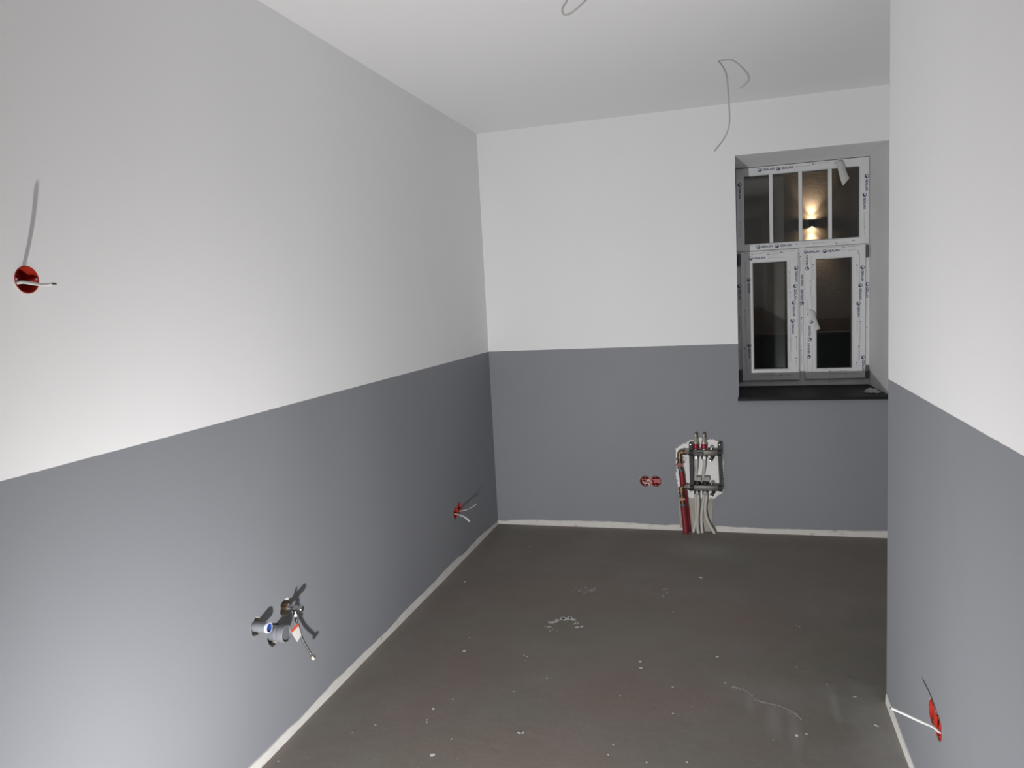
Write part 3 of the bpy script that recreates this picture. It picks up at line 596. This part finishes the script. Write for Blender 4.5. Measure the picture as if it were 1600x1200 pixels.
# wall pins right of the valves
for z, y_ in ((.497, ym), (.262, yl)):
    link('wall_pin', lathe(bmesh.new(), (1.322, y_, z), X, [(.0018, 0), (.0018, .024)], 6), M['dark'], mf)

# ------------------------------------------------------------------ plaster splashes on the floor
def splat(bm, x, y, rx, ry, ang, rr, h=.0022, seg=11):
    c_, s_ = math.cos(ang), math.sin(ang); ring = []; inner = []
    for k in range(seg):
        t_ = 2*math.pi*k/seg; q = rr.uniform(.6, 1.15); a_, b_ = rx*q*math.cos(t_), ry*q*math.sin(t_)
        ring.append(bm.verts.new((x + a_*c_ - b_*s_, y + a_*s_ + b_*c_, 0.0002))); inner.append(bm.verts.new((x + .6*(a_*c_ - b_*s_), y + .6*(a_*s_ + b_*c_), h)))
    for k in range(seg): bm.faces.new((ring[k], ring[(k+1) % seg], inner[(k+1) % seg], inner[k]))
    bm.faces.new(inner)
rr = random.Random(21)
def smear(name, label, pts, sizes, n, spread, mat, ang=None):
    bm = bmesh.new()
    for (x, y), s in zip(pts, sizes):
        for k in range(n):
            q = s*rr.uniform(.35, 1) if k else s
            splat(bm, x + rr.gauss(0, spread)*(k > 0), y + rr.gauss(0, spread)*(k > 0), q*rr.uniform(.9, 1.4), q*rr.uniform(.5, .9), rr.uniform(0, 3.1) if ang is None else ang + rr.uniform(-.3, .3), rr, .0007)
    o = link(name, bm, mat); return tag(o, label, 'plaster smear', kind='stuff')
smear('plaster_smear', 'white arch of dried plaster in the middle of the floor', [(0.774, 3.341), (0.757, 3.388), (0.764, 3.438), (0.782, 3.47), (0.81, 3.489), (0.839, 3.5), (0.862, 3.49), (0.884, 3.453), (0.895, 3.404)], [.005, .008, .015, .012, .024, .022, .006, .015, .012], 4, .010, M['chip'])
smear('plaster_smear', 'faint plaster streaks behind the white arch on the floor', [(0.822, 3.851), (0.847, 3.901), (0.899, 3.885), (0.854, 3.84), (0.88, 3.86)], [.009, .010, .012, .009, .011], 4, .014, M['smear'], .7)
smear('plaster_smear', 'faint short plaster scuff in front of the heating manifold', [(1.194, 4.009), (1.245, 4.017), (1.284, 3.951), (1.29, 3.9), (1.272, 3.854)], [.008, .005, .009, .008, .010], 3, .012, M['smear'], 1.2)
pts = [(1.628, 2.973), (1.657, 2.965), (1.685, 2.945), (1.711, 2.885), (1.748, 2.877), (1.788, 2.867), (1.827, 2.844), (1.852, 2.814), (1.871, 2.784)]
fine = [(x0 + (x1 - x0)*k/5, y0_ + (y1 - y0_)*k/5) for (x0, y0_), (x1, y1) in zip(pts, pts[1:]) for k in range(5)]
smear('plaster_smear', 'thin white scratched plaster line on the floor near the right wall', fine, [rr.uniform(.0025, .0058) for _ in fine], 3, .006, M['smear'])
chips = [(1.236, 3.116), (1.243, 3.061), (0.855, 2.491), (0.869, 2.494), (1.209, 2.487), (1.921, 3.598), (1.931, 3.589), (2.084, 2.984), (2.126, 2.794), (1.845, 2.674), (1.879, 2.689), (1.561, 3.221), (0.352, 4.53), (1.457, 4.145), (1.338, 3.655), (1.389, 2.926), (1.885, 3.186), (1.596, 3.001), (1.991, 3.062), (1.403, 2.731), (1.188, 2.821), (0.714, 3.08), (0.731, 3.071), (0.864, 2.9), (0.754, 2.769), (1.201, 2.426), (1.471, 2.438), (1.337, 2.408), (0.139, 3.883), (0.406, 3.206), (0.427, 3.072), (0.471, 2.583), (0.477, 2.503), (0.483, 2.489), (0.584, 2.299), (0.047, 2.148), (0.524, 2.665), (0.618, 2.404), (0.292, 2.431), (0.228, 2.365)]
big = {0: .011, 1: .010, 31: .009, 34: .013, 30: .012, 28: .010, 8: .010, 2: .008, 3: .008, 7: .009, 9: .010, 11: .009, 13: .016}
bm = bmesh.new()
for i, (x, y) in enumerate(chips): s = big.get(i, .0055)*.8; splat(bm, x, y, s*1.2, s*.95, rr.uniform(0, 3), rr, .0011 if i in big else .0006, 9)
for i in range(80): s = rr.uniform(.001, .0022); splat(bm, rr.uniform(.05, 2.15), rr.uniform(2.1, 4.8), s*1.3, s, rr.uniform(0, 3), rr, .0005, 6)
tag(link('plaster_crumbs', bm, M['chip']), 'small white plaster splashes scattered over the grey screed floor', 'plaster crumbs', kind='stuff')

# ------------------------------------------------------------------ outside: dark yard, facade across it, lit wall lamp
tag(link('ground', B((-14, D + .73, -.9), (20, 16, -.7)), M['asphalt']), kind='structure')
tag(link('wall_exterior', B((-14, 15.06, -.7), (20, 15.5, 9.5)), M['stucco']), kind='structure')
tag(link('wall_garden', B((-14, 13.9, -.7), (20, 14.1, .72)), M['asphalt']), kind='structure')
tag(link('trim_1', B((-14, 13.86, .72), (20, 14.14, .76)), M['coping']), kind='structure')
lx, lz = 3.14, 2.72; ly = 15.06
wlp = thing('wall_lamp', 'lit up and down wall lamp on the dark facade across the yard', 'lamp', (lx, ly, lz))
link('lamp_body', lathe(bmesh.new(), (lx, ly - .075, lz - .07), (0, 0, 1), [(.050, .01), (.056, 0), (.056, .14), (.050, .13)], 28), M['lampbody'], wlp, True)
link('wall_plate', B((lx - .03, ly - .03, lz - .05), (lx + .03, ly, lz + .05), .004), M['lampbody'], wlp)
for s in (1, -1):
    link('lens', lathe(bmesh.new(), (lx, ly - .075, lz + s*.0605), (0, 0, s), [(.049, 0), (.049, .004)], 28), M['lens'], wlp, True)
    sp_ = lamp('wall_lamp_beam', 'SPOT', (lx, ly - .075, lz + s*.075), 52, (1, .82, .65), spot_size=math.radians(84), spot_blend=1.0, shadow_soft_size=.03)
    sp_.rotation_euler = (math.pi if s > 0 else 0, 0, 0)
bpy.context.view_layer.update()
